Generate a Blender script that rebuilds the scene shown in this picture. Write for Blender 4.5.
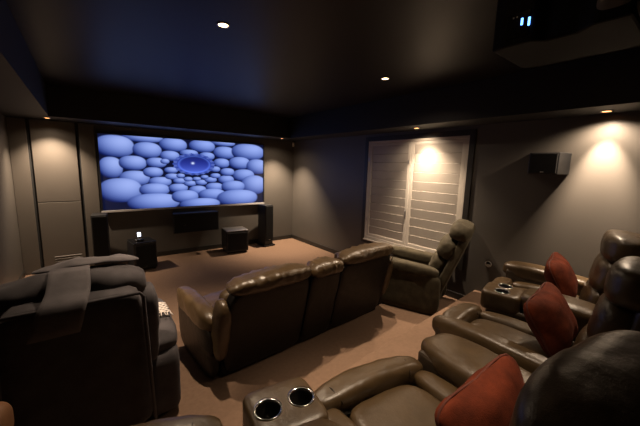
import bpy, bmesh, math, random
import numpy as np
from mathutils import Vector, Matrix, Euler, noise

for o in list(bpy.data.objects): bpy.data.objects.remove(o)
S = bpy.context.scene
C = S.collection
R = math.radians
random.seed(7)

# ------------------------------------------------------------------ camera
F_PX, YAW, PITCH, ROLL, CAM_Z = 308.02, 0.65711, 0.14946, 0.028655, 1.75
cam_d = bpy.data.cameras.new('camera'); cam = bpy.data.objects.new('camera', cam_d); C.objects.link(cam)
fw = Vector((math.sin(YAW) * math.cos(PITCH), math.cos(YAW) * math.cos(PITCH), -math.sin(PITCH)))
rt = Vector((math.cos(YAW), -math.sin(YAW), 0)); up = rt.cross(fw)
r2 = rt * math.cos(ROLL) + up * math.sin(ROLL); u2 = up * math.cos(ROLL) - rt * math.sin(ROLL)
cam.matrix_world = Matrix((( r2.x, u2.x, -fw.x, 0), (r2.y, u2.y, -fw.y, 0), (r2.z, u2.z, -fw.z, CAM_Z), (0, 0, 0, 1)))
cam_d.sensor_width = 36; cam_d.lens = 36 * F_PX / 640; cam_d.clip_start = 0.02
S.camera = cam

# ------------------------------------------------------------------ world and exposure
W = bpy.data.worlds.new('world'); S.world = W; W.use_nodes = True
W.node_tree.nodes['Background'].inputs[0].default_value = (0.02, 0.02, 0.025, 1)
W.node_tree.nodes['Background'].inputs[1].default_value = 0.05
S.view_settings.view_transform = 'Standard'; S.view_settings.look = 'None'
S.view_settings.gamma = 1; S.view_settings.use_curve_mapping = False
S.view_settings.exposure = 0.0
LAMP_COL = (1.0, 0.77, 0.55)
SOFFIT_W, CEIL_W = 300, 200

# ------------------------------------------------------------------ materials
def _mat(name):
    m = bpy.data.materials.new(name); m.use_nodes = True
    nt = m.node_tree; b = nt.nodes['Principled BSDF']
    return m, nt, b
def _coords(nt, scale=1.0):
    tc = nt.nodes.new('ShaderNodeTexCoord'); mp = nt.nodes.new('ShaderNodeMapping')
    mp.inputs['Scale'].default_value = (scale,) * 3 if not isinstance(scale, tuple) else scale
    nt.links.new(tc.outputs['Object'], mp.inputs[0]); return mp.outputs[0]
def _noise(nt, vec, scale, detail=4, rough=.55):
    n = nt.nodes.new('ShaderNodeTexNoise'); n.inputs['Scale'].default_value = scale
    n.inputs['Detail'].default_value = detail; n.inputs['Roughness'].default_value = rough
    nt.links.new(vec, n.inputs['Vector']); return n
def _ramp(nt, fac, c0, c1, p0=.3, p1=.7):
    r = nt.nodes.new('ShaderNodeValToRGB'); e = r.color_ramp.elements
    e[0].position = p0; e[0].color = (*c0, 1); e[1].position = p1; e[1].color = (*c1, 1)
    nt.links.new(fac, r.inputs[0]); return r.outputs[0]
def _bump(nt, b, h, strength, dist, prev=None):
    n = nt.nodes.new('ShaderNodeBump'); n.inputs['Strength'].default_value = strength; n.inputs['Distance'].default_value = dist
    nt.links.new(h, n.inputs['Height'])
    if prev: nt.links.new(prev, n.inputs['Normal'])
    nt.links.new(n.outputs[0], b.inputs['Normal']); return n.outputs[0]
def surf(name, col, rough=.6, var=.12, nscale=6, bump=0, bscale=120, bdist=.002, spec=.5, metal=0, sheen=0):
    m, nt, b = _mat(name); v = _coords(nt)
    n = _noise(nt, v, nscale)
    lo = tuple(c * (1 - var) for c in col); hi = tuple(min(1, c * (1 + var)) for c in col)
    nt.links.new(_ramp(nt, n.outputs['Fac'], lo, hi), b.inputs['Base Color'])
    b.inputs['Roughness'].default_value = rough; b.inputs['Metallic'].default_value = metal
    b.inputs['Specular IOR Level'].default_value = spec
    if sheen:
        b.inputs['Sheen Weight'].default_value = sheen; b.inputs['Sheen Roughness'].default_value = .4
        b.inputs['Sheen Tint'].default_value = (*[min(1, c * 3 + .1) for c in col], 1)
    if bump:
        k = _noise(nt, v, bscale, 3); _bump(nt, b, k.outputs['Fac'], bump, bdist)
    return m
def leather(name, col, rough=.36, spec=.55):
    m, nt, b = _mat(name); v = _coords(nt)
    n = _noise(nt, v, 9, 5)
    nt.links.new(_ramp(nt, n.outputs['Fac'], tuple(c * .8 for c in col), tuple(c * 1.2 for c in col)), b.inputs['Base Color'])
    rr = nt.nodes.new('ShaderNodeMapRange'); rr.inputs['To Min'].default_value = rough - .06; rr.inputs['To Max'].default_value = rough + .1
    n2 = _noise(nt, v, 22, 3); nt.links.new(n2.outputs['Fac'], rr.inputs['Value']); nt.links.new(rr.outputs[0], b.inputs['Roughness'])
    b.inputs['Specular IOR Level'].default_value = spec
    w = _noise(nt, v, 14, 3, .5); p = _bump(nt, b, w.outputs['Fac'], .35, .012)
    vo = nt.nodes.new('ShaderNodeTexVoronoi'); vo.inputs['Scale'].default_value = 330; nt.links.new(v, vo.inputs['Vector'])
    _bump(nt, b, vo.outputs['Distance'], .18, .002, p)
    return m
def emit(name, col, strength):
    m, nt, b = _mat(name)
    b.inputs['Base Color'].default_value = (*[c * .3 for c in col], 1)
    b.inputs['Emission Color'].default_value = (*col, 1); b.inputs['Emission Strength'].default_value = strength
    return m

M = {}
M['wall'] = surf('wall_paint', (.082, .073, .064), .45, .05, 2, .12, 300, .001)
M['panel'] = surf('panel_paint', (.090, .078, .067), .42, .04, 2, .08, 300, .001)
M['black_gap'] = surf('black_backing', (.006, .006, .006), .8)
M['ceiling'] = surf('ceiling_paint', (.014, .0115, .011), .42, .06, 2, .1, 250, .001, spec=.18)
M['soffit'] = surf('bulkhead_paint', (.010, .009, .009), .6, .06, 2, .1, 250, .001)
M['carpet'] = surf('carpet', (.185, .118, .080), .95, .10, 30, .5, 500, .004, spec=.1)
M['skirting'] = surf('skirting_paint', (.018, .016, .014), .4)
M['leather'] = leather('brown_leather', (.062, .038, .0165), .34, .62)
M['leather_dk'] = leather('dark_leather', (.040, .028, .018), .34)
M['outback_shaded'] = leather('brown_leather_shaded', (.010, .007, .005), .42, .25)  # brown leather darkened to paint in shade on the sofa's back and sides
M['suede'] = surf('grey_suede', (.053, .047, .050), .85, .25, 9, .4, 260, .003, spec=.25, sheen=.25)
M['olive'] = surf('olive_chenille', (.048, .039, .023), .85, .3, 14, .5, 180, .004, spec=.25, sheen=.3)
M['rust'] = surf('rust_velvet', (.11, .021, .008), .85, .4, 12, .4, 200, .004, spec=.15, sheen=.12)
M['rust_pipe'] = surf('rust_piping', (.09, .016, .006), .8)
M['cloth'] = surf('grey_cloth', (.11, .099, .103), .9, .2, 12, .5, 300, .003, spec=.2, sheen=.2)
M['fringe'] = surf('pale_fringe', (.42, .37, .34), .9, .25, 60)
M['black_ash'] = surf('black_ash', (.010, .010, .011), .4, .2, 20)
M['proj_black'] = surf('matt_black_case', (.006, .006, .0065), .7, .1, 20, spec=.2)
M['black_gloss'] = surf('black_gloss', (.012, .012, .013), .14)
M['grille'] = surf('speaker_cloth', (.004, .004, .0045), .95, .2, 200)
M['driver'] = surf('speaker_cone', (.02, .02, .022), .5)
M['chrome'] = surf('chrome', (.62, .60, .57), .16, .05, 20, metal=1)
M['steel'] = surf('brushed_steel', (.45, .44, .43), .35, .1, 30, metal=1)
M['white'] = surf('white_shutter_paint', (.50, .455, .40), .45, .03, 5)
M['slat'] = surf('shutter_slat', (.36, .325, .285), .45, .05, 5)
M['plastic_white'] = surf('white_plastic', (.7, .69, .66), .4)
M['rubber'] = surf('black_rubber', (.01, .01, .01), .7)
M['proj_grey'] = surf('grey_projector_case', (.16, .15, .14), .3, .05, 10)
M['cup'] = surf('dark_cup', (.03, .027, .024), .25, .1, 20, metal=.6)
M['glass'] = surf('lens_glass', (.01, .012, .02), .05)
M['lamp'] = emit('halogen_lamp', (1, .40, .12), 7)
M['lamp_hot'] = emit('halogen_lamp_bright', (1, .62, .32), 14)
M['blue_led'] = emit('blue_indicator', (.12, .34, 1), 5)
M['device'] = emit('device_screen', (.75, .8, 1), 4)
M['lit_edge_paint'] = surf('screen_edge_painted_lit', (.42, .40, .40), .3)  # pale colour paints the light falling on the screen's bottom frame bar
M['terracotta'] = leather('tan_stand_in', (.30, .15, .075), .4)  # lighter tan, only for the added piece on the arm end

# ------------------------------------------------------------------ mesh helpers
def obj(name, me, mat, parent=None):
    o = bpy.data.objects.new(name, me); C.objects.link(o)
    if mat is not None and len(me.materials) == 0: me.materials.append(M[mat] if isinstance(mat, str) else mat)
    if parent is not None: o.parent = parent
    return o
def tag(o, label=None, cat=None, group=None, kind=None):
    if label: o['label'] = label
    if cat: o['category'] = cat
    if group: o['group'] = group
    if kind: o['kind'] = kind
    return o
def thing(name, label, cat, loc=(0, 0, 0), rz=0, group=None):
    o = bpy.data.objects.new(name, None); C.objects.link(o); o.empty_display_size = .1
    o.location = loc; o.rotation_euler = (0, 0, R(rz)); return tag(o, label, cat, group)
def pydata(name, v, f, smooth=True):
    me = bpy.data.meshes.new(name); me.from_pydata([tuple(p) for p in v], [], f); me.update()
    if smooth:
        me.polygons.foreach_set('use_smooth', [True] * len(me.polygons))
    return me
def box(name, parent, mat, c, s, bev=.006, rot=(0, 0, 0), seg=2):
    bm = bmesh.new(); bmesh.ops.create_cube(bm, size=1)
    for v in bm.verts: v.co = Vector((v.co.x * s[0], v.co.y * s[1], v.co.z * s[2]))
    if bev: bmesh.ops.bevel(bm, geom=bm.edges[:], offset=min(bev, min(s) * .45), segments=seg, affect='EDGES', profile=.5)
    e = Euler([R(a) for a in rot]).to_matrix()
    for v in bm.verts: v.co = e @ v.co + Vector(c)
    me = bpy.data.meshes.new(name); bm.to_mesh(me); bm.free()
    return obj(name, me, mat, parent)
def prism(name, parent, mat, poly, axis, a0, a1, bev=0.0):
    """extrude a 2-D polygon; axis 'x': poly=(y,z); 'y': (x,z); 'z': (x,y)"""
    def P(p, a): return {'x': (a, p[0], p[1]), 'y': (p[0], a, p[1]), 'z': (p[0], p[1], a)}[axis]
    bm = bmesh.new(); A = [bm.verts.new(P(p, a0)) for p in poly]; B = [bm.verts.new(P(p, a1)) for p in poly]
    n = len(poly); bm.faces.new(A); bm.faces.new(B[::-1])
    for i in range(n): bm.faces.new((A[i], B[i], B[(i + 1) % n], A[(i + 1) % n]))
    bmesh.ops.recalc_face_normals(bm, faces=bm.faces[:])
    if bev: bmesh.ops.bevel(bm, geom=bm.edges[:], offset=bev, segments=2, affect='EDGES', profile=.5)
    me = bpy.data.meshes.new(name); bm.to_mesh(me); bm.free()
    return obj(name, me, mat, parent)
def cube_grid(seg):
    key = {}; V = []; Fc = []
    def vid(p):
        k = tuple(round(a, 5) for a in p)
        if k not in key: key[k] = len(V); V.append(p)
        return key[k]
    t = [math.tan(math.pi / 4 * (-1 + 2 * i / seg)) for i in range(seg + 1)]
    for ax in range(3):
        for sg in (-1, 1):
            for i in range(seg):
                for j in range(seg):
                    q = []
                    for a, b in ((i, j), (i + 1, j), (i + 1, j + 1), (i, j + 1)):
                        p = [0, 0, 0]; p[ax] = sg; p[(ax + 1) % 3] = t[a]; p[(ax + 2) % 3] = t[b]; q.append(vid(tuple(p)))
                    Fc.append(tuple(q) if sg > 0 else tuple(q[::-1]))
    return V, Fc
_GRID = {}
def cush_mesh(name, c, h, e=4.0, seg=14, rot=(0, 0, 0), fn=None, wr=0.0, wf=9.0):
    """upholstered block: a superellipsoid of half sizes h with optional deformation fn(u)->offset and wrinkles"""
    if seg not in _GRID: _GRID[seg] = cube_grid(seg)
    V, Fc = _GRID[seg]; m = Euler([R(a) for a in rot]).to_matrix(); c = Vector(c); out = []
    for p in V:
        L = (abs(p[0]) ** e + abs(p[1]) ** e + abs(p[2]) ** e) ** (1 / e)
        u = Vector((p[0] / L, p[1] / L, p[2] / L)); q = Vector((u.x * h[0], u.y * h[1], u.z * h[2]))
        if fn: q = fn(q, u)
        w = m @ q + c
        if wr:
            k = noise.noise(w * wf) + .5 * noise.noise(w * wf * 2.3 + Vector((5, 1, 2)))
            w = w + (m @ u).normalized() * k * wr
        out.append(w)
    return pydata(name, out, Fc)
def cush(name, parent, mat, c, h, **k): return obj(name, cush_mesh(name, c, h, **k), mat, parent)
def tube(name, parent, mat, pts, r, n=8, closed=False):
    P = [Vector(p) for p in pts]; V = []; Fc = []; N = len(P); pn = None
    for i, p in enumerate(P):
        t = ((P[(i + 1) % N] if (closed or i + 1 < N) else p) - (P[i - 1] if (closed or i) else p)).normalized()
        if pn is None:
            a = Vector((0, 0, 1)) if abs(t.z) < .9 else Vector((1, 0, 0)); pn = a.cross(t).normalized()
        pn = (pn - t * pn.dot(t)).normalized(); b = t.cross(pn)
        for k in range(n):
            a = 2 * math.pi * k / n; V.append(p + (pn * math.cos(a) + b * math.sin(a)) * r)
    for i in range(N if closed else N - 1):
        for k in range(n): Fc.append((i * n + k, i * n + (k + 1) % n, ((i + 1) % N) * n + (k + 1) % n, ((i + 1) % N) * n + k))
    if not closed: Fc.append(tuple(range(n))[::-1]); Fc.append(tuple((N - 1) * n + k for k in range(n)))
    return obj(name, pydata(name, V, Fc), mat, parent)
def lathe(name, parent, mat, prof, c=(0, 0, 0), n=28, rot=(0, 0, 0)):
    V = []; Fc = []; m = Euler([R(a) for a in rot]).to_matrix(); c = Vector(c)
    for r, z in prof:
        for k in range(n):
            a = 2 * math.pi * k / n; V.append(m @ Vector((r * math.cos(a), r * math.sin(a), z)) + c)
    for i in range(len(prof) - 1):
        for k in range(n): Fc.append((i * n + k, i * n + (k + 1) % n, (i + 1) * n + (k + 1) % n, (i + 1) * n + k))
    return obj(name, pydata(name, V, Fc), mat, parent)
def cut_cylinders(o, cyl):
    """drill vertical holes (x, y, z0, z1, r) into mesh object o"""
    bm = bmesh.new()
    for x, y, z0, z1, r in cyl:
        g = bmesh.ops.create_cone(bm, cap_ends=True, segments=32, radius1=r, radius2=r, depth=z1 - z0)
        for v in g['verts']: v.co += Vector((x, y, (z0 + z1) / 2))
    me = bpy.data.meshes.new('cutter'); bm.to_mesh(me); bm.free()
    k = bpy.data.objects.new('cutter', me); C.objects.link(k); par = o.parent; o.parent = None
    md = o.modifiers.new('b', 'BOOLEAN'); md.object = k; md.operation = 'DIFFERENCE'; md.solver = 'EXACT'
    bpy.context.view_layer.update()
    dg = bpy.context.evaluated_depsgraph_get(); nm = bpy.data.meshes.new_from_object(o.evaluated_get(dg))
    o.modifiers.clear(); o.data = nm; o.parent = par
    bpy.data.objects.remove(k); bpy.data.meshes.remove(me)

# ------------------------------------------------------------------ room shell
XL, XR, YF, YB, ZC, ZS = -0.80, 3.98, 6.25, -1.2, 2.73, 2.32
IXL, IXR, IYF, IYB = -0.31, 3.50, 5.64, -0.75
def struct(o): o['kind'] = 'structure'; return o
struct(box('floor', None, 'carpet', ((XL + XR) / 2, (YF + YB) / 2, -.05), (XR - XL + .4, YF - YB + .4, .1), 0))
ry = lambda x: 1.455 + .085 * x          # front edge of the raised rear platform
RZ = .22
struct(prism('riser_platform', None, 'carpet', [(XL, ry(XL)), (XR, ry(XR)), (XR, YB), (XL, YB)], 'z', 0.0, RZ, .012))
wf_ = struct(box('wall_front', None, 'wall', ((XL + XR) / 2, YF + .06, 1.4), (XR - XL + .4, .12, 2.8), 0))
struct(box('wall_left', None, 'wall', (XL - .06, (YF + YB) / 2, 1.4), (.12, YF - YB, 2.8), 0))
struct(box('wall_back', None, 'wall', ((XL + XR) / 2, YB - .06, 1.4), (XR - XL + .4, .12, 2.8), 0))
struct(box('ceiling', None, 'ceiling', ((XL + XR) / 2, (YF + YB) / 2, ZC + .05), (XR - XL + .4, YF - YB + .4, .1), 0))
# right wall with a window opening
WY0, WY1, WZ0, WZ1 = 2.05, 3.82, .50, 2.20
def wall_with_hole():
    bm = bmesh.new(); ys = [YB - .1, WY0, WY1, YF + .1]; zs = [0, WZ0, WZ1, 2.8]; x0, x1 = XR, XR + .14
    def q(a): bm.faces.new([bm.verts.new(p) for p in a])
    for i in range(3):
        for j in range(3):
            if i == 1 and j == 1: continue
            for x in (x0, x1):
                q([(x, ys[i], zs[j]), (x, ys[i + 1], zs[j]), (x, ys[i + 1], zs[j + 1]), (x, ys[i], zs[j + 1])])
    for y in (WY0, WY1): q([(x0, y, WZ0), (x1, y, WZ0), (x1, y, WZ1), (x0, y, WZ1)])
    for z in (WZ0, WZ1): q([(x0, WY0, z), (x1, WY0, z), (x1, WY1, z), (x0, WY1, z)])
    bmesh.ops.remove_doubles(bm, verts=bm.verts[:], dist=1e-5); bmesh.ops.recalc_face_normals(bm, faces=bm.faces[:])
    me = bpy.data.meshes.new('wall_right'); bm.to_mesh(me); bm.free(); return me
struct(obj('wall_right', wall_with_hole(), 'wall'))
# dropped bulkhead around the raised ceiling
def bulkhead():
    bm = bmesh.new(); o = [(XL, YB), (XR, YB), (XR, YF), (XL, YF)]; i = [(IXL, IYB), (IXR, IYB), (IXR, IYF), (IXL, IYF)]
    A = [bm.verts.new((*p, ZS)) for p in o]; B = [bm.verts.new((*p, ZS)) for p in i]; T = [bm.verts.new((*p, ZC)) for p in i]; U = [bm.verts.new((*p, ZC)) for p in o]
    for k in range(4):
        j = (k + 1) % 4
        bm.faces.new((A[k], A[j], B[j], B[k])); bm.faces.new((B[k], B[j], T[j], T[k])); bm.faces.new((T[k], T[j], U[j], U[k])); bm.faces.new((U[k], U[j], A[j], A[k]))
    bmesh.ops.recalc_face_normals(bm, faces=bm.faces[:])
    me = bpy.data.meshes.new('bulkhead'); bm.to_mesh(me); bm.free(); return me
struct(obj('ceiling_bulkhead', bulkhead(), 'soffit'))
# skirting boards
struct(box('baseboard_front', None, 'skirting', ((.22 + XR) / 2, YF - .008, .045), (XR - .22, .016, .09), .003))
struct(box('baseboard_right', None, 'skirting', (XR - .008, (YF - .016 + 1.9) / 2, .045), (.016, YF - 1.916, .09), .003))
struct(box('baseboard_left', None, 'skirting', (XL + .008, (YF - .03 + 1.42) / 2, .045), (.016, YF - 1.46, .09), .003))
# cupboard panelling on the left of the front wall: black recess, panels proud of it
gy = YF - .004
box('shadow_gap', wf_, 'black_gap', (-.3, gy, 1.16), (.99, .008, 2.31), 0)
def wpan(name, x0, x1, z0, z1): return box(name, wf_, 'panel', ((x0 + x1) / 2, YF - .022, (z0 + z1) / 2), (x1 - x0, .036, z1 - z0), .004)
wpan('wall_panel', XL + .002, -.605, .01, ZS - .005)
wpan('cupboard_door', -.562, -.045, 1.10, ZS - .005)
d_ = wpan('cupboard_door', -.562, -.045, .01, 1.09)
wpan('wall_panel', -.002, .195, .01, ZS - .005)
for k in range(5):
    box('vent_slat', d_, 'panel', (-.26, YF - .046, .075 + k * .038), (.34, .014, .020), .002, (28, 0, 0))

# window: dark architrave, white frame, two shutter leaves with slats, pane
win = thing('window_1', None, None); struct(win)
def wbox(name, par, mat, y0, y1, z0, z1, x0, x1, bev=.004): return box(name, par, mat, ((x0 + x1) / 2, (y0 + y1) / 2, (z0 + z1) / 2), (x1 - x0, y1 - y0, z1 - z0), bev)
A_ = .075
for y0, y1, z0, z1 in ((WY0 - A_, WY0, WZ0 - A_, WZ1 + A_), (WY1, WY1 + A_, WZ0 - A_, WZ1 + A_), (WY0, WY1, WZ1, WZ1 + A_), (WY0, WY1, WZ0 - A_, WZ0)):
    wbox('architrave', win, 'skirting', y0, y1, z0, z1, XR - .018, XR + .002)
fx0, fx1 = XR - .012, XR + .05; fw_ = .035
for y0, y1, z0, z1 in ((WY0, WY0 + fw_, WZ0, WZ1), (WY1 - fw_, WY1, WZ0, WZ1), (WY0 + fw_, WY1 - fw_, WZ1 - fw_, WZ1), (WY0 + fw_, WY1 - fw_, WZ0, WZ0 + .05)):
    wbox('window_frame', win, 'white', y0, y1, z0, z1, fx0, fx1)
wbox('window_pane', win, 'glass', WY0 + .01, WY1 - .01, WZ0 + .01, WZ1 - .01, XR + .115, XR + .121, 0)
wbox('window_sill', win, 'white', WY0 + .002, WY1 - .002, WZ0 - .02, WZ0, XR - .045, XR + .05)
ym = (WY0 + WY1) / 2
slat_me = None
for a, b in ((WY0 + fw_ + .003, ym - .002), (ym + .002, WY1 - fw_ - .003)):
    st = .052; z0, z1 = WZ0 + .055, WZ1 - fw_ - .004
    leaf = wbox('shutter_stile', win, 'white', a, a + st, z0, z1, XR - .006, XR + .022)
    wbox('shutter_stile', win, 'white', b - st, b, z0, z1, XR - .006, XR + .022)
    wbox('shutter_rail', win, 'white', a + st, b - st, z1 - .04, z1, XR - .004, XR + .020)
    wbox('shutter_rail', win, 'white', a + st, b - st, z0, z0 + .05, XR - .004, XR + .020)
    n = 11; zz0, zz1 = z0 + .05, z1 - .04; p = (zz1 - zz0) / n
    for k in range(n):
        z = zz0 + (k + .5) * p
        box('shutter_slat', win, 'slat', (XR + .008, (a + b) / 2, z), (.011, b - a - 2 * st - .006, p * .98), .003, (0, -5, 0))
box('shutter_latch', win, 'steel', (XR - .012, ym + .028, 1.86), (.012, .018, .05), .003)
hd = box('shutter_handle', win, 'steel', (XR - .010, ym + .028, 1.06), (.010, .020, .15), .003)
tube('handle_grip', hd, 'steel', [(XR - .014, ym + .028, 1.00), (XR - .035, ym + .028, 1.01), (XR - .035, ym + .028, 1.11), (XR - .014, ym + .028, 1.12)], .006)
for z in (.85, 1.9):
    box('shutter_hinge', win, 'steel', (XR - .014, WY1 - fw_ - .002, z), (.008, .03, .06), .002)

# ------------------------------------------------------------------ recessed downlights
def downlight(x, y, z, label, watts, group, cone=68, blend=.35, tilt=(0, 0), disc=.034, spill=.10):
    t = thing('downlight', label, 'downlight', (x, y, z), 0, group)
    lathe('trim_ring', t, 'steel', [(.046, 0), (.046, -.005), (.040, -.007), (.034, -.005), (.032, .0)])
    lathe('lamp', t, 'lamp' if group == GS else 'lamp_hot', [(.0001, -.006), (disc * .6, -.0055), (disc, -.003), (disc, 0)], n=20)
    ld = bpy.data.lights.new('lamp_light', 'SPOT'); ld.energy = watts; ld.color = LAMP_COL; ld.spot_size = R(cone); ld.spot_blend = blend; ld.shadow_soft_size = .022
    lo = bpy.data.objects.new('lamp_light', ld); C.objects.link(lo); lo.parent = t; lo.location = (0, 0, -.012); lo.rotation_euler = (R(tilt[0]), R(tilt[1]), 0)
    sd = ld.copy(); sd.energy = watts * spill; sd.spot_size = R(150); sd.spot_blend = .7
    so_ = bpy.data.objects.new('lamp_spill', sd); C.objects.link(so_); so_.parent = t; so_.location = (0, 0, -.012)
    return t
GS = 'downlights along the dropped bulkhead'; GC = 'downlights in the raised ceiling'
downlight(-.28 - .06, 5.90, ZS, 'glowing downlight in the bulkhead above the grey cupboard doors', SOFFIT_W, GS, 100, .8, tilt=(4, 0), spill=.03)
downlight(3.40, 5.80, ZS, 'glowing downlight in the bulkhead beside the corner motion sensor', SOFFIT_W * 1.8, GS, 92, .8, tilt=(2, -2), spill=.03)
downlight(3.74, 2.70, ZS, 'glowing downlight in the bulkhead above the shuttered window', SOFFIT_W * .95, GS, 96, 1.0, tilt=(-8, -2))
downlight(3.80, .73, ZS, 'glowing downlight in the bulkhead beside the wall speaker', SOFFIT_W * 1.5, GS, 54, .9, tilt=(0, -13), spill=.20)
downlight(-.55, 2.70, ZS, 'downlight in the bulkhead along the plain left wall', SOFFIT_W, GS, 76, .5, tilt=(10, -6))
downlight(.87, 2.32, ZC, 'bright downlight in the raised ceiling above the left sofa arm', CEIL_W, GC, 84, .7)
downlight(2.72, 2.42, ZC, 'bright downlight in the raised ceiling above the right end of the sofa', CEIL_W, GC, 84, .7)

downlight(1.30, .80, ZC, 'downlight in the raised ceiling over the twin cup holder console', CEIL_W * .9, GC, 60, 1.0, (3, 0), spill=0)
downlight(2.66, .64, ZC, 'downlight in the raised ceiling beside the projector', CEIL_W * .4, GC, 54, 1.0, (6, 0), spill=0)

# ------------------------------------------------------------------ projection screen with its picture
sx0, sx1, sz0, sz1 = .21, 3.19, .90, 2.20
scr = thing('projection_screen', 'wide projection screen showing smooth blue pebbles round a water drop', 'screen', ((sx0 + sx1) / 2, YF - .045, sz0))
def picture():
    nx, nz = 420, 184
    src = np.array([(25, 30), (613, 66), (617, 276), (40, 310)], float); dst = np.array([(0, 1), (1, 1), (1, 0), (0, 0)], float)
    A = []
    for (x, y), (u, v) in zip(src, dst):
        A.append([x, y, 1, 0, 0, 0, -u * x, -u * y, -u]); A.append([0, 0, 0, x, y, 1, -v * x, -v * y, -v])
    Hm = np.linalg.svd(np.array(A))[2][-1].reshape(3, 3)
    def uv(x, y): q = Hm @ np.array([x, y, 1.]); return q[0] / q[2], q[1] / q[2]
    peb = [(185,44,70,16),(470,60,42,11),(85,75,68,39),(200,88,50,28),(292,68,48,24),(395,72,45,22),(475,95,38,22),(560,92,56,29),(70,152,42,38),(148,135,48,26),(232,133,36,18),
           (280,108,34,18),(348,98,32,13),(412,108,27,14),(465,133,28,17),(530,132,37,22),(592,145,36,27),(155,190,53,27),(220,168,35,18),(105,235,75,44),(245,203,40,18),(225,232,53,23),
           (310,225,34,16),(380,232,31,16),(440,220,31,15),(482,193,28,15),(545,177,38,22),(582,212,43,35),(508,218,41,21),(225,278,90,32),(335,256,47,23),(432,248,47,21),(525,260,70,30),
           (390,284,70,22),(486,165,25,14),(284,160,24,11),(288,183,25,11),(315,199,23,10),(352,208,22,10),(392,204,21,10),(426,194,22,10),(443,179,18,9),(442,155,18,10),(318,180,15,8),
           (345,192,16,8),(376,191,15,7),(404,184,14,7),(262,128,16,9)]
    U, Vv = np.meshgrid(np.linspace(0, 1, nx), np.linspace(0, 1, nz)); col = np.zeros((nz, nx, 3)); col[:] = (.004, .006, .03)
    for cx, cy, a, b in peb:
        u0, v0 = uv(cx, cy); u1, v1 = uv(cx + a, cy); u2_, v2_ = uv(cx, cy - b)
        du = math.hypot(u1 - u0, 0); dv = abs(v2_ - v0)
        X = (U - u0) / du; Y = (Vv - v0) / dv; X = X / 1.04; Y = Y / 1.05; r = (np.abs(X) ** 2.3 + np.abs(Y) ** 2.3) ** (1 / 2.3)
        m = np.clip((1.0 - r) * 14, 0, 1)[..., None]
        nz_ = np.sqrt(np.clip(1 - r * r * .93, 0, 1)); sh = np.clip(.17 + .50 * nz_ + .27 * Y + .20 * X, .10, 1.08)
        dist = np.clip(math.hypot(u0 - .575, (v0 - .62) * .45) * 1.9, 0, 1)
        c = np.stack([sh ** 2.2 * (.46 + .10 * dist), sh ** 1.9 * (.60 + .08 * dist), sh ** 1.2 * 1.15], -1)
        col = col * (1 - m) + c * m
    # water drop in a crown of ripples
    u0, v0 = uv(368, 138); X = (U - u0) / .108; Y = (Vv - v0) / .135; r = np.sqrt(X * X + Y * Y)
    th = np.arctan2(Y, X); edge = 1.20 + .03 * np.cos(th * 22)
    ring = ((r > 1.0) & (r < edge))[..., None]; col = np.where(ring, np.stack([.06 + .03 * np.cos(th * 17), .10 + .04 * np.cos(th * 17), .42 + .08 * np.cos(th * 17)], -1), col)
    ins = (r <= 1.0)[..., None]; g = np.clip(.5 - .45 * Y, 0, 1)
    dc = np.stack([.012 + .10 * g ** 3, .02 + .17 * g ** 3, .16 + .62 * g ** 2], -1)
    rim = np.exp(-((r - .9) / .07) ** 2)[..., None] * np.array([.04, .08, .28]); hl = np.exp(-((X + .1) ** 2 / .006 + (Y - .12) ** 2 / .012))[..., None] * np.array([.7, .8, .9])
    col = np.where(ins, dc + rim + hl, col)
    w, h = sx1 - sx0 - .05, sz1 - sz0 - .05
    V = np.stack([(U - .5) * w, 0 * U - .003, (Vv * h + .025)], -1).reshape(-1, 3)
    idx = np.arange(nx * nz).reshape(nz, nx); Fq = np.stack([idx[:-1, :-1], idx[:-1, 1:], idx[1:, 1:], idx[1:, :-1]], -1).reshape(-1, 4)
    me = bpy.data.meshes.new('picture'); me.from_pydata(V.tolist(), [], Fq.tolist()); me.update()
    ca = me.color_attributes.new('col', 'FLOAT_COLOR', 'POINT')
    ca.data.foreach_set('color', np.concatenate([col.reshape(-1, 3), np.ones((nx * nz, 1))], 1).ravel())
    m, nt, b = _mat('projected_picture'); a = nt.nodes.new('ShaderNodeVertexColor'); a.layer_name = 'col'
    b.inputs['Base Color'].default_value = (.01, .01, .01, 1); b.inputs['Roughness'].default_value = 1; b.inputs['Specular IOR Level'].default_value = 0
    nt.links.new(a.outputs['Color'], b.inputs['Emission Color']); b.inputs['Emission Strength'].default_value = 1.05
    return obj('picture', me, m, scr)
picture()
w2 = (sx1 - sx0) / 2
box('screen_panel', scr, 'black_ash', (0, .018, (sz1 - sz0) / 2), (sx1 - sx0 - .01, .036, sz1 - sz0 - .01), .002)
for x0, x1, z0, z1, mt in ((-w2, w2, sz1 - sz0 - .025, sz1 - sz0, 'black_ash'), (-w2, -w2 + .025, .02, sz1 - sz0 - .025, 'black_ash'), (w2 - .025, w2, .02, sz1 - sz0 - .025, 'black_ash'), (-w2, w2, -.012, .022, 'lit_edge_paint')):
    box('frame_bar', scr, mt, ((x0 + x1) / 2, -.008, (z0 + z1) / 2), (x1 - x0, .026, z1 - z0), .003)

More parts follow.
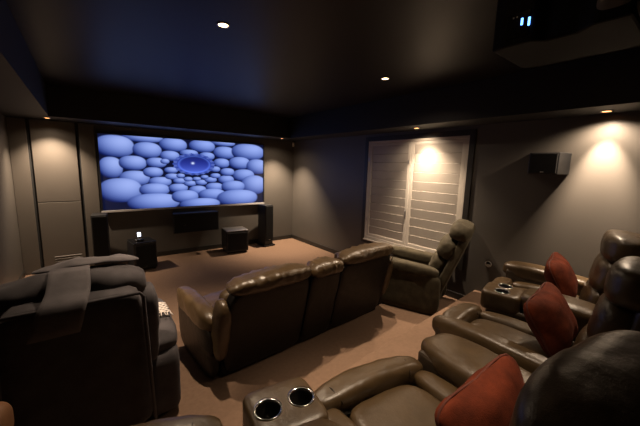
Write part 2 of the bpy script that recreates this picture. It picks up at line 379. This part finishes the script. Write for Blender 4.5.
# ------------------------------------------------------------------ loudspeakers
def tower(x, y, rz, label):
    t = thing('floor_speaker', label, 'speaker', (x, y, 0), rz, 'tower speakers either side of the screen')
    box('plinth', t, 'black_gloss', (0, .0, .018), (.27, .33, .036), .006)
    box('cabinet', t, 'black_ash', (0, .012, .47), (.21, .27, .865), .012)
    g = box('grille', t, 'grille', (0, -.134, .50), (.19, .018, .76), .006)
    box('badge', t, 'steel', (0, -.1445, .15), (.035, .004, .012), .001)
    return t
tower(.17, 5.99, -6, 'tall black tower speaker beside the grey cupboard panels')
tower(3.12, 5.98, 8, 'tall black tower speaker standing next to the bright-topped subwoofer')
cs = thing('centre_speaker', 'wide black centre speaker on the wall below the screen', 'speaker', (1.66, YF, .42))
prism('cabinet', cs, 'black_ash', [(-.42, -.30), (.42, -.30), (.36, -.05), (-.36, -.05)], 'z', .04, .41, .01)
box('wall_bracket', cs, 'black_ash', (0, -.028, .2), (.3, .05, .18), .004)
box('grille', cs, 'grille', (0, -.306, .225), (.80, .014, .34), .005)
lathe('badge', cs, 'steel', [(.0001, -.006), (.016, -.005), (.018, 0)], (-.22, -.315, .20), 20, (90, 0, 0))
def sub(name, x, y, rz, s, label, top):
    t = thing(name, label, 'subwoofer', (x, y, 0), rz, None)
    box('cabinet', t, 'black_ash', (0, 0, .03 + s[2] / 2), s, .015)
    box('grille', t, 'grille', (0, -s[1] / 2 - .008, .03 + s[2] / 2), (s[0] * .86, .016, s[2] * .84), .01)
    box('top_panel', t, top, (0, -.01, .03 + s[2] + .008), (s[0] * .97, s[1] * .95, .014), .006)
    for i in (-1, 1):
        for j in (-1, 1): lathe('foot', t, 'rubber', [(.0001, 0), (.022, 0), (.018, .032)], (i * s[0] * .4, j * s[1] * .4, 0), 14)
    return t
sub('subwoofer', .70, 5.70, 8, (.34, .38, .43), 'black cube subwoofer with a small glowing music player on top', 'black_gloss')
sub('subwoofer', 2.37, 5.88, -6, (.44, .40, .42), 'black cube subwoofer with a top plate made silver for its bright reflection', 'steel')  # steel top stands in for a bright reflection on a glossy top
dk = thing('music_player_dock', 'small music player with a lit white screen standing in a dock', 'music player', (.66, 5.62, .481), 6)
cush('dock_base', dk, 'black_gloss', (0, 0, .018), (.065, .05, .018), e=3, seg=8)
pl = box('player', dk, 'steel', (0, .008, .085), (.062, .012, .115), .005, (-8, 0, 0))
box('player_screen', pl, 'device', (0, -.002, .103), (.048, .003, .062), .001, (-8, 0, 0))
lathe('control_wheel', pl, 'plastic_white', [(.0001, -.002), (.018, -.002), (.019, 0)], (0, .0065, .055), 18, (82, 0, 0))
# surround speaker on the right wall
ws = thing('wall_speaker', 'black surround speaker mounted high on the right wall', 'speaker', (XR, 1.17, 1.74))
prism('cabinet', ws, 'black_ash', [(0, -.19), (-.16, -.13), (-.16, .13), (0, .19)], 'z', 0, .22, .006)
box('grille', ws, 'grille', (-.166, 0, .11), (.016, .24, .20), .004)
box('badge', ws, 'steel', (-.176, 0, .02), (.004, .03, .008), .001)
ms = thing('motion_sensor', 'small white motion sensor high in the front corner', 'sensor', (3.955, YF - .03, 2.19))
box('sensor_body', ms, 'plastic_white', (0, 0, .05), (.045, .04, .10), .012)
cush('sensor_lens', ms, 'plastic_white', (0, -.02, .035), (.018, .012, .025), e=2.4, seg=6)
sl = thing('wall_step_light', 'small round steel step light whitened as if lit, low on the right wall', 'light', (XR - .001, 1.66, .60))
lathe('bezel', sl, 'plastic_white', [(.038, 0), (.040, .006), (.036, .010), (.031, .008), (.030, .003)], (0, 0, 0), 28, (0, -90, 0))  # bezel and hood coloured white to paint in the light they catch
lathe('recess', sl, 'black_ash', [(.0001, .002), (.031, .003)], (0, 0, 0), 24, (0, -90, 0))
prism('hood', sl, 'plastic_white', [(-.028, -.004), (.028, -.004), (.022, -.020), (.0, -.028), (-.022, -.020)], 'x', -.014, -.003)

# ------------------------------------------------------------------ ceiling projector
pj = thing('projector', 'black ceiling-mounted projector with two blue indicator lights', 'projector', (1.90, .55, 2.35))
prism('body', pj, 'proj_black', [(-.20, .26), (-.22, .20), (-.22, .08), (-.17, .03), (-.17, -.08), (-.22, -.14), (-.22, -.26), (.22, -.26), (.22, .22), (.18, .26)], 'z', 0, .25, .012)
cush('rear_cover', pj, 'proj_grey', (-.03, -.20, .075), (.20, .10, .062), e=3.2, seg=10)
box('control_panel', pj, 'black_gloss', (-.222, .14, .085), (.008, .10, .11), .003)
for y, z, h in ((.122, .094, .030), (.092, .086, .036)): box('indicator_light', pj, 'blue_led', (-.2275, y, z), (.004, .009, h), .001)
for y in (.16, .145): box('button', pj, 'steel', (-.2275, y, .12), (.004, .006, .006), .001)
lathe('lens', pj, 'glass', [(.0001, .012), (.04, .006), (.06, .0), (.066, .012), (.07, -.02)], (0, .262, .09), 28, (-90, 0, 0))
lathe('mount_pole', pj, 'black_ash', [(.022, .24), (.022, .36)], n=20)
lathe('ceiling_plate', pj, 'black_ash', [(.0001, .360), (.09, .361), (.09, ZC - 2.35 - .001)], n=28)
for i in (-1, 1):
    for j in (-1, 1): tube('mount_arm', pj, 'black_ash', [(0, 0, .28), (i * .10, j * .10, .265), (i * .13, j * .13, .245)], .008)

# ------------------------------------------------------------------ leather theatre seats on the platform
L = 'leather'
def seat_core(t, w, rec=0.0, mat=L):
    """seat, footrest and back of one theatre recliner; local y runs to the front, origin at floor under the head"""
    h = w / 2
    box('base', t, 'leather_dk', (0, .52, .16), (w - .02, .78, .28), .02)
    cush('footrest', t, mat, (0, .945, .20), (h - .01, .045, .17), e=5, seg=10)
    # puffy U of bolsters round a flat seat panel
    def sag(q, u): return Vector((q.x, q.y + .02 * (1 - u.x * u.x), q.z + .012 * (1 - u.x * u.x)))
    cush('front_bolster', t, mat, (0, .930, .372), (h - .002, .078, .080), e=3.4, seg=16, fn=sag, wr=.006, wf=12)
    for s in (-1, 1):
        cush('side_bolster', t, mat, (s * (h - .070), .61 - rec * .4, .358), (.070, .285 + rec * .4, .078), e=3.4, seg=12, wr=.005, wf=11)
    cush('seat_cushion', t, mat, (0, .585 - rec * .45, .338), (h - .128, .28 + rec * .45, .078), e=5, seg=14, wr=.004, wf=7)
    for s in (-1, 1):
        tube('seam', t, 'leather_dk', [(s * (h - .150), .862, .410), (s * (h - .135), .885, .438), (s * (h - .125), .93, .455), (s * (h - .118), .975, .438)], .0035)
    # back: shell, lumbar, upper cushion, head roll
    def lean(k): return lambda q, u: Vector((q.x * (1 - .06 * max(0, u.z)), q.y, q.z))
    cush('back_shell', t, 'leather_dk', (0, .135 - rec, .62), (h - .005, .075, .40), e=6, seg=12, rot=(9, 0, 0), fn=lean(0))
    def puff(q, u): return Vector((q.x, q.y * (1 + .25 * (1 - u.x * u.x)), q.z))
    cush('lumbar_cushion', t, mat, (0, .265 - rec * .8, .50), (h - .02, .085, .15), e=3.6, seg=14, rot=(10, 0, 0), fn=puff, wr=.007, wf=10)
    cush('back_cushion', t, mat, (0, .225 - rec, .745), (h - .015, .090, .150), e=3.4, seg=14, rot=(10, 0, 0), fn=puff, wr=.007, wf=10)
    cush('head_roll', t, mat, (0, .16 - rec, .965), (h - .006, .115, .115), e=3.6, seg=16, rot=(6, 0, 0), fn=puff, wr=.006, wf=9)
    tube('seam', t, 'leather_dk', [(-h + .09, .232 - rec, 1.005), (-h * .5, .278 - rec, 1.008), (0, .298 - rec, 1.01), (h * .5, .278 - rec, 1.008), (h - .09, .232 - rec, 1.005)], .004)
def plain_arm(t, x0, x1, z=.55, y0=.16, y1=.94, drop=.03, mat=L, name='armrest'):
    c = (x0 + x1) / 2; h = (x1 - x0) / 2
    box('arm_panel', t, 'leather_dk', (c, (y0 + y1) / 2 - .01, (z - .06) / 2 + .01), (x1 - x0 - .02, y1 - y0 - .06, z - .08), .02)
    def sl(q, u): return Vector((q.x, q.y, q.z + drop * u.y + .012 * (1 - u.y * u.y)))
    cush(name, t, mat, (c, (y0 + y1) / 2, z - .075 - drop * .6), (h, (y1 - y0) / 2, .085), e=3.6, seg=18, fn=sl, wr=.004, wf=8)
def cup_console(t, x0, x1, z=.545, y1=1.0):
    c = (x0 + x1) / 2; w = x1 - x0
    box('console_body', t, 'leather_dk', (c, .55, .22), (w - .02, .80, .40), .02)
    k = cush('cup_tray', t, L, (c, y1 - .145, z - .085), (w / 2, .145, .087), e=7, seg=20)
    cyl = [(c + s * w * .245, y1 - .150, z - .115, z + .05, .050) for s in (-1, 1)]
    cut_cylinders(k, cyl)
    for x, y, *_ in cyl:
        r = lathe('cup_holder', t, 'chrome', [(.0495, -.02), (.0495, .002), (.058, .004), (.059, .0), (.057, -.008)], (x, y, z + .002))
        lathe('cup_well', r, 'cup', [(.0492, -.004), (.047, -.11), (.0001, -.112)], (x, y, z))
    def sl(q, u): return Vector((q.x, q.y, q.z + .02 * u.y + .02 * (1 - u.y * u.y)))
    cush('armrest', t, L, (c, .43, z - .065), (w / 2 - .002, .295, .085), e=4, seg=18, fn=sl, wr=.004, wf=8)
GT = 'brown leather theatre seats on the raised platform'
sA = thing('theatre_seat', 'brown leather theatre seat between a twin cup holder console and a broad padded arm', 'recliner', (1.014, .077, RZ), -8, GT)
seat_core(sA, .74, .16); cup_console(sA, -.68, -.375)
plain_arm(sA, .372, .70, .52, .1, 1.01, .01)
sB = thing('theatre_seat', 'brown leather theatre seat with one narrow padded arm, in the middle of the row', 'recliner', (2.31, .17, RZ), 2, GT)
seat_core(sB, .54, .15); plain_arm(sB, -.40, -.272, .515, .10, .98, .02)
sC = thing('theatre_seat', 'brown leather theatre seat beside the right wall', 'recliner', (3.40, .277, RZ), 12, GT)
seat_core(sC, .58, .03); cup_console(sC, -.595, -.295); plain_arm(sC, .295, .53, .57, .16, 1.0, .03)
sD = thing('theatre_seat', 'brown leather theatre seat with an added tan arm tip nearest the left wall', 'recliner', (-.185, .375, RZ), -15, GT)
seat_core(sD, .74, .2); plain_arm(sD, -.56, -.375, .56, .16, 1.02, .02)
cush('arm_end_stand_in', sD, 'terracotta', (-.468, 1.05, .555), (.090, .075, .075), e=3.4, seg=12)['label'] = 'added tan cap standing in for an unidentified orange shape at the arm end'  # added piece, stand-in for an orange shape of unknown origin

# rust velvet cushions
def cushion(loc, rot, label, hs=(.22, .22)):
    def f(q, u):
        k = (1 - abs(u.x) ** 3) * (1 - abs(u.y) ** 3)
        pin = 1 + .10 * (abs(u.x) * abs(u.y)) - .05 * (1 - min(1, abs(u.x) + 0)) * abs(u.y) ** 4
        return Vector((q.x * pin, q.y * pin, q.z * (.22 + .78 * k)))
    t = thing('throw_cushion', label, 'cushion', loc, 0, 'rust velvet cushions on the theatre seats'); t.rotation_euler = [R(a) for a in rot]
    cush('cushion_cover', t, 'rust', (0, 0, 0), (hs[0], hs[1], .10), e=5, seg=18, fn=f, wr=.008, wf=9)
    P = []
    for i in range(48):
        a = 2 * math.pi * i / 48; cx, cy = math.cos(a), math.sin(a); Lq = (abs(cx) ** 5 + abs(cy) ** 5) ** .2; ux, uy = cx / Lq, cy / Lq
        pin = 1 + .10 * abs(ux) * abs(uy) - .05 * (1 - min(1, abs(ux))) * abs(uy) ** 4
        P.append((ux * hs[0] * pin * 1.005, uy * hs[1] * pin * 1.005, 0))
    tube('piping', t, 'rust_pipe', P, .006, 6, True)
    return t
cushion((1.215, .445, .795), (68, -8, -4), 'rust velvet cushion on the seat with the broad padded arm', (.25, .145))
cushion((2.35, .56, .82), (60, -8, 2), 'rust velvet cushion on the middle seat with the narrow arm', (.22, .18))
cushion((3.34, .77, .825), (64, -6, 10), 'rust velvet cushion on the seat beside the right wall', (.22, .19))

# ------------------------------------------------------------------ leather reclining sofa on the lower floor
so = thing('reclining_sofa', 'dark brown leather reclining sofa with a narrow centre console', 'sofa', (1.795, 2.285, 0), 3.6)
D = 'leather_dk'
def gather(am, fr):
    def f(q, u):
        k = max(0, 1 - abs(u.z) ** 4)
        w = noise.noise(Vector((q.x * fr, u.z * .6, 3))) * am * k
        return Vector((q.x, q.y + (w if u.y > 0 else -w), q.z + (w * 1.2 if u.z > -.5 else 0) + .015 * (1 - u.x * u.x)))
    return f
xs = [(-1.0, -.215, 'recliner_back'), (-.21, .175, 'console_back'), (.18, 1.0, 'recliner_back')]
for x0, x1, nm in xs:
    c, h = (x0 + x1) / 2, (x1 - x0) / 2
    zt = .0 if nm != 'console_back' else -.02
    up_ = .02 if x0 > 0 else 0
    cush(nm, so, 'outback_shaded', (c, .005, .42 + up_ / 2), (h - .004, .06, .385 + up_ / 2), e=8, seg=16, rot=(13, 0, 0), wr=.004, wf=5)
    cush('head_roll', so, L, (c, -.075, .815 + zt + up_), (h - .002, .125, .070), e=3.0, seg=26, rot=(0, 0, 0), fn=gather(.020, 26), wr=.004, wf=12)
    cush('back_cushion', so, L, (c, .13, .60), (h - .02, .09, .17), e=3.6, seg=12, rot=(14, 0, 0), wr=.006)
    tube('seam', so, 'outback_shaded', [(x1 - .002, .015, .10), (x1 - .002, -.06, .45), (x1 - .002, -.125, .74)], .004)
for x0, x1 in ((-.99, -.22), (.185, .99)):
    c, h = (x0 + x1) / 2, (x1 - x0) / 2
    cush('seat_cushion', so, L, (c, .52, .37), (h, .30, .10), e=4, seg=12, wr=.006)
    cush('footrest', so, L, (c, .80, .24), (h, .06, .19), e=4, seg=10, wr=.004)
box('console_lid', so, L, (-.018, .50, .47), (.36, .55, .08), .03)
box('console_body', so, D, (-.018, .48, .24), (.37, .62, .40), .02)
box('base', so, 'outback_shaded', (0, .41, .13), (2.0, .68, .25), .02)
for i in (-1, 1):
    for j in (.14, .68): box('foot', so, 'rubber', (i * .86, j, .022), (.08, .08, .044), .005)
for s, wd in ((-1, .13), (1, .12)):
    x = s * (1.0 + wd / 2 - .01)
    def arm_sh(q, u, s=s):
        bulge = .05 * (1 - u.y * u.y) * max(0, u.z)
        return Vector((q.x * (.78 + .30 * (u.z + 1) / 2), q.y, q.z - .05 * (u.y < 0) * u.y * u.y * (u.z > 0)))
    cush('arm_panel', so, 'outback_shaded', (x, .44, .262), (wd / 2 - .005, .40, .258), e=5, seg=12, fn=arm_sh)
    cush('armrest', so, L, (x, .46, .50), (wd / 2 + .012, .42, .105), e=2.8, seg=18, wr=.008, wf=8)
    cush('side_wing', so, L, (s * (1.0 + .02), .02, .46), (.055, .10, .27), e=3.2, seg=12, rot=(13, 0, 0), wr=.006, wf=8)

# ------------------------------------------------------------------ fabric recliners
def fabric_recliner(t, mat, wb, wa, hb, depth=.86, seat_z=.46, arm_z=.60, lean=10, roll=True):
    """wb half width of the back, wa arm thickness, hb height of back panel"""
    box('base', t, mat, (0, depth / 2 + .05, .17), (2 * wb + .04, depth - .14, .26), .03)
    for s in (-1, 1):
        x = s * (wb + wa / 2 + .01)
        def panel(q, u): return Vector((q.x, q.y, q.z))
        cush('arm_panel', t, mat, (x, depth / 2 + .04, arm_z * .44), (wa / 2, depth / 2 - .04, arm_z * .42), e=7, seg=12, wr=.004, wf=6)
        def arm(q, u): return Vector((q.x, q.y, q.z + .02 * u.y))
        cush('armrest', t, mat, (x, depth / 2 + .06, arm_z - .055), (wa / 2 + .018, depth / 2 - .05, .075), e=3.2, seg=16, fn=arm, wr=.007, wf=8)
    cush('seat_cushion', t, mat, (0, depth * .58, seat_z - .09), (wb - .005, depth * .36, .10), e=4, seg=12, wr=.006)
    cush('footrest', t, mat, (0, depth - .02, .25), (wb - .005, .05, .17), e=4, seg=10, wr=.004)
lr = thing('fabric_recliner', 'dark grey suede recliner seen from behind with a cloth strip over its back', 'recliner', (-.07, 2.02, 0), 0)
fabric_recliner(lr, 'suede', .30, .22, 1.0)
ang = 11
def trap(q, u): return Vector((q.x * (1.0 - .16 * (u.z + 1) / 2), q.y, q.z))
cush('back_panel', lr, 'suede', (0, -.02, .585), (.345, .075, .49), e=9, seg=16, rot=(ang, 0, 0), fn=trap, wr=.003, wf=5)
P = [(-.335, -.03, .12), (-.287, -.192, 1.03), (-.27, -.20, 1.055), (.27, -.20, 1.055), (.287, -.192, 1.03), (.335, -.03, .12)]
tube('welt', lr, 'suede', P, .010)
cush('head_cushion', lr, 'suede', (0, .03, 1.05), (.33, .12, .11), e=3.0, seg=20, rot=(ang, 0, 0), wr=.016, wf=7)
cush('upper_cushion', lr, 'suede', (.0, .15, .85), (.345, .12, .19), e=3.2, seg=14, rot=(ang, 0, 0), wr=.012, wf=7)
cush('lumbar_cushion', lr, 'suede', (0, .21, .58), (.30, .11, .14), e=3.2, seg=12, rot=(ang, 0, 0), wr=.01)
for s in (-1, 1):
    cush('side_wing', lr, 'suede', (s * .345, .13, .72), (.055, .13, .27), e=3.2, seg=12, rot=(ang, 0, 0), wr=.01)
# cloth strip hanging over the back, folded head cloth, fringed arm cover
def ribbon(name, prof, w0, w1, thick, mat, label, cat, cx=0, wob=.006, skew=0):
    V = []; Fc = []; n = 10; N = len(prof)
    for i, (y, z) in enumerate(prof):
        w = w0 + (w1 - w0) * i / (N - 1)
        a = Vector(prof[min(i + 1, N - 1)]) - Vector(prof[max(i - 1, 0)]); nn = Vector((-a.y, a.x)).normalized()
        for k in range(n + 1):
            x = cx + (k / n - .5) * w - skew * (i / (N - 1)) ** 2; d = noise.noise(Vector((x * 9, i * .35, 2))) * wob
            V.append((x, y + nn.x * d, z + nn.y * d))
    for i in range(N - 1):
        for k in range(n): Fc.append((i * (n + 1) + k, i * (n + 1) + k + 1, (i + 1) * (n + 1) + k + 1, (i + 1) * (n + 1) + k))
    o = obj(name, pydata(name, V, Fc), mat); md = o.modifiers.new('s', 'SOLIDIFY'); md.thickness = thick; md.offset = 0
    return tag(o, label, cat)
st = ribbon('cloth_strip', [(2.045, 1.18), (1.975, 1.17), (1.925, 1.14), (1.885, 1.11), (1.845, 1.095), (1.805, 1.085), (1.78, 1.065), (1.775, 1.03), (1.783, 0.98), (1.791, 0.93)], .165, .19, .010, 'cloth',
            'grey cloth strip hanging over the back of the suede recliner', 'cloth', -.085, .006, .07)
fc = tag(cush('head_cloth', None, 'cloth', (.0, 2.15, 1.190), (.24, .085, .013), e=2.6, seg=16, rot=(-8, 0, 0), fn=lambda q, u: Vector((q.x, q.y, q.z - .035 * u.x ** 2 - .02 * u.y ** 2)), wr=.014, wf=13), 'folded grey cloth lying along the top of the suede recliner', 'cloth')
af = thing('arm_cover', 'small pale lace cover with a fringe on the suede recliner arm', 'cloth', (.375, 2.50, .645))
def lace():
    V = []; Fc = []; n, mm = 10, 12
    for i in range(mm + 1):
        for k in range(n + 1):
            x = (k / n - .5) * .17; y = (i / mm - .5) * .20
            V.append((x, y, .006 - 3.2 * abs(x) ** 2.2))
    for i in range(mm):
        for k in range(n):
            if (i + k) % 3 == 0 and 0 < i < mm - 1: continue
            Fc.append((i * (n + 1) + k, i * (n + 1) + k + 1, (i + 1) * (n + 1) + k + 1, (i + 1) * (n + 1) + k))
    o = obj('lace', pydata('lace', V, Fc), 'fringe', af); md = o.modifiers.new('s', 'SOLIDIFY'); md.thickness = .004
lace()
for k in range(9):
    x = (k / 8 - .5) * .16
    tube('tassel', af, 'fringe', [(x, -.098, .006 - 3.2 * abs(x) ** 2.2), (x + random.uniform(-.006, .006), -.125, .004 - 3.2 * abs(x) ** 2.2), (x + random.uniform(-.01, .01), -.15, .0 - 3.2 * abs(x) ** 2.2)], .004, 6)

rr = thing('fabric_recliner', 'olive brown fabric recliner turned beside the shuttered window', 'recliner', (3.60, 1.92, 0), 22)
fabric_recliner(rr, 'olive', .225, .125, 1.0, .90, .44, .60)
cush('back_panel', rr, 'olive', (0, -.0, .62), (.26, .055, .42), e=7, seg=14, rot=(20, 0, 0), wr=.003)
cush('lumbar_cushion', rr, 'olive', (0, .16, .60), (.235, .10, .14), e=3.0, seg=14, rot=(20, 0, 0), wr=.012)
cush('upper_cushion', rr, 'olive', (0, .05, .82), (.275, .12, .14), e=3.0, seg=14, rot=(20, 0, 0), wr=.014)
cush('head_cushion', rr, 'olive', (0, -.07, 1.03), (.30, .125, .12), e=2.8, seg=16, rot=(20, 0, 0), wr=.014)
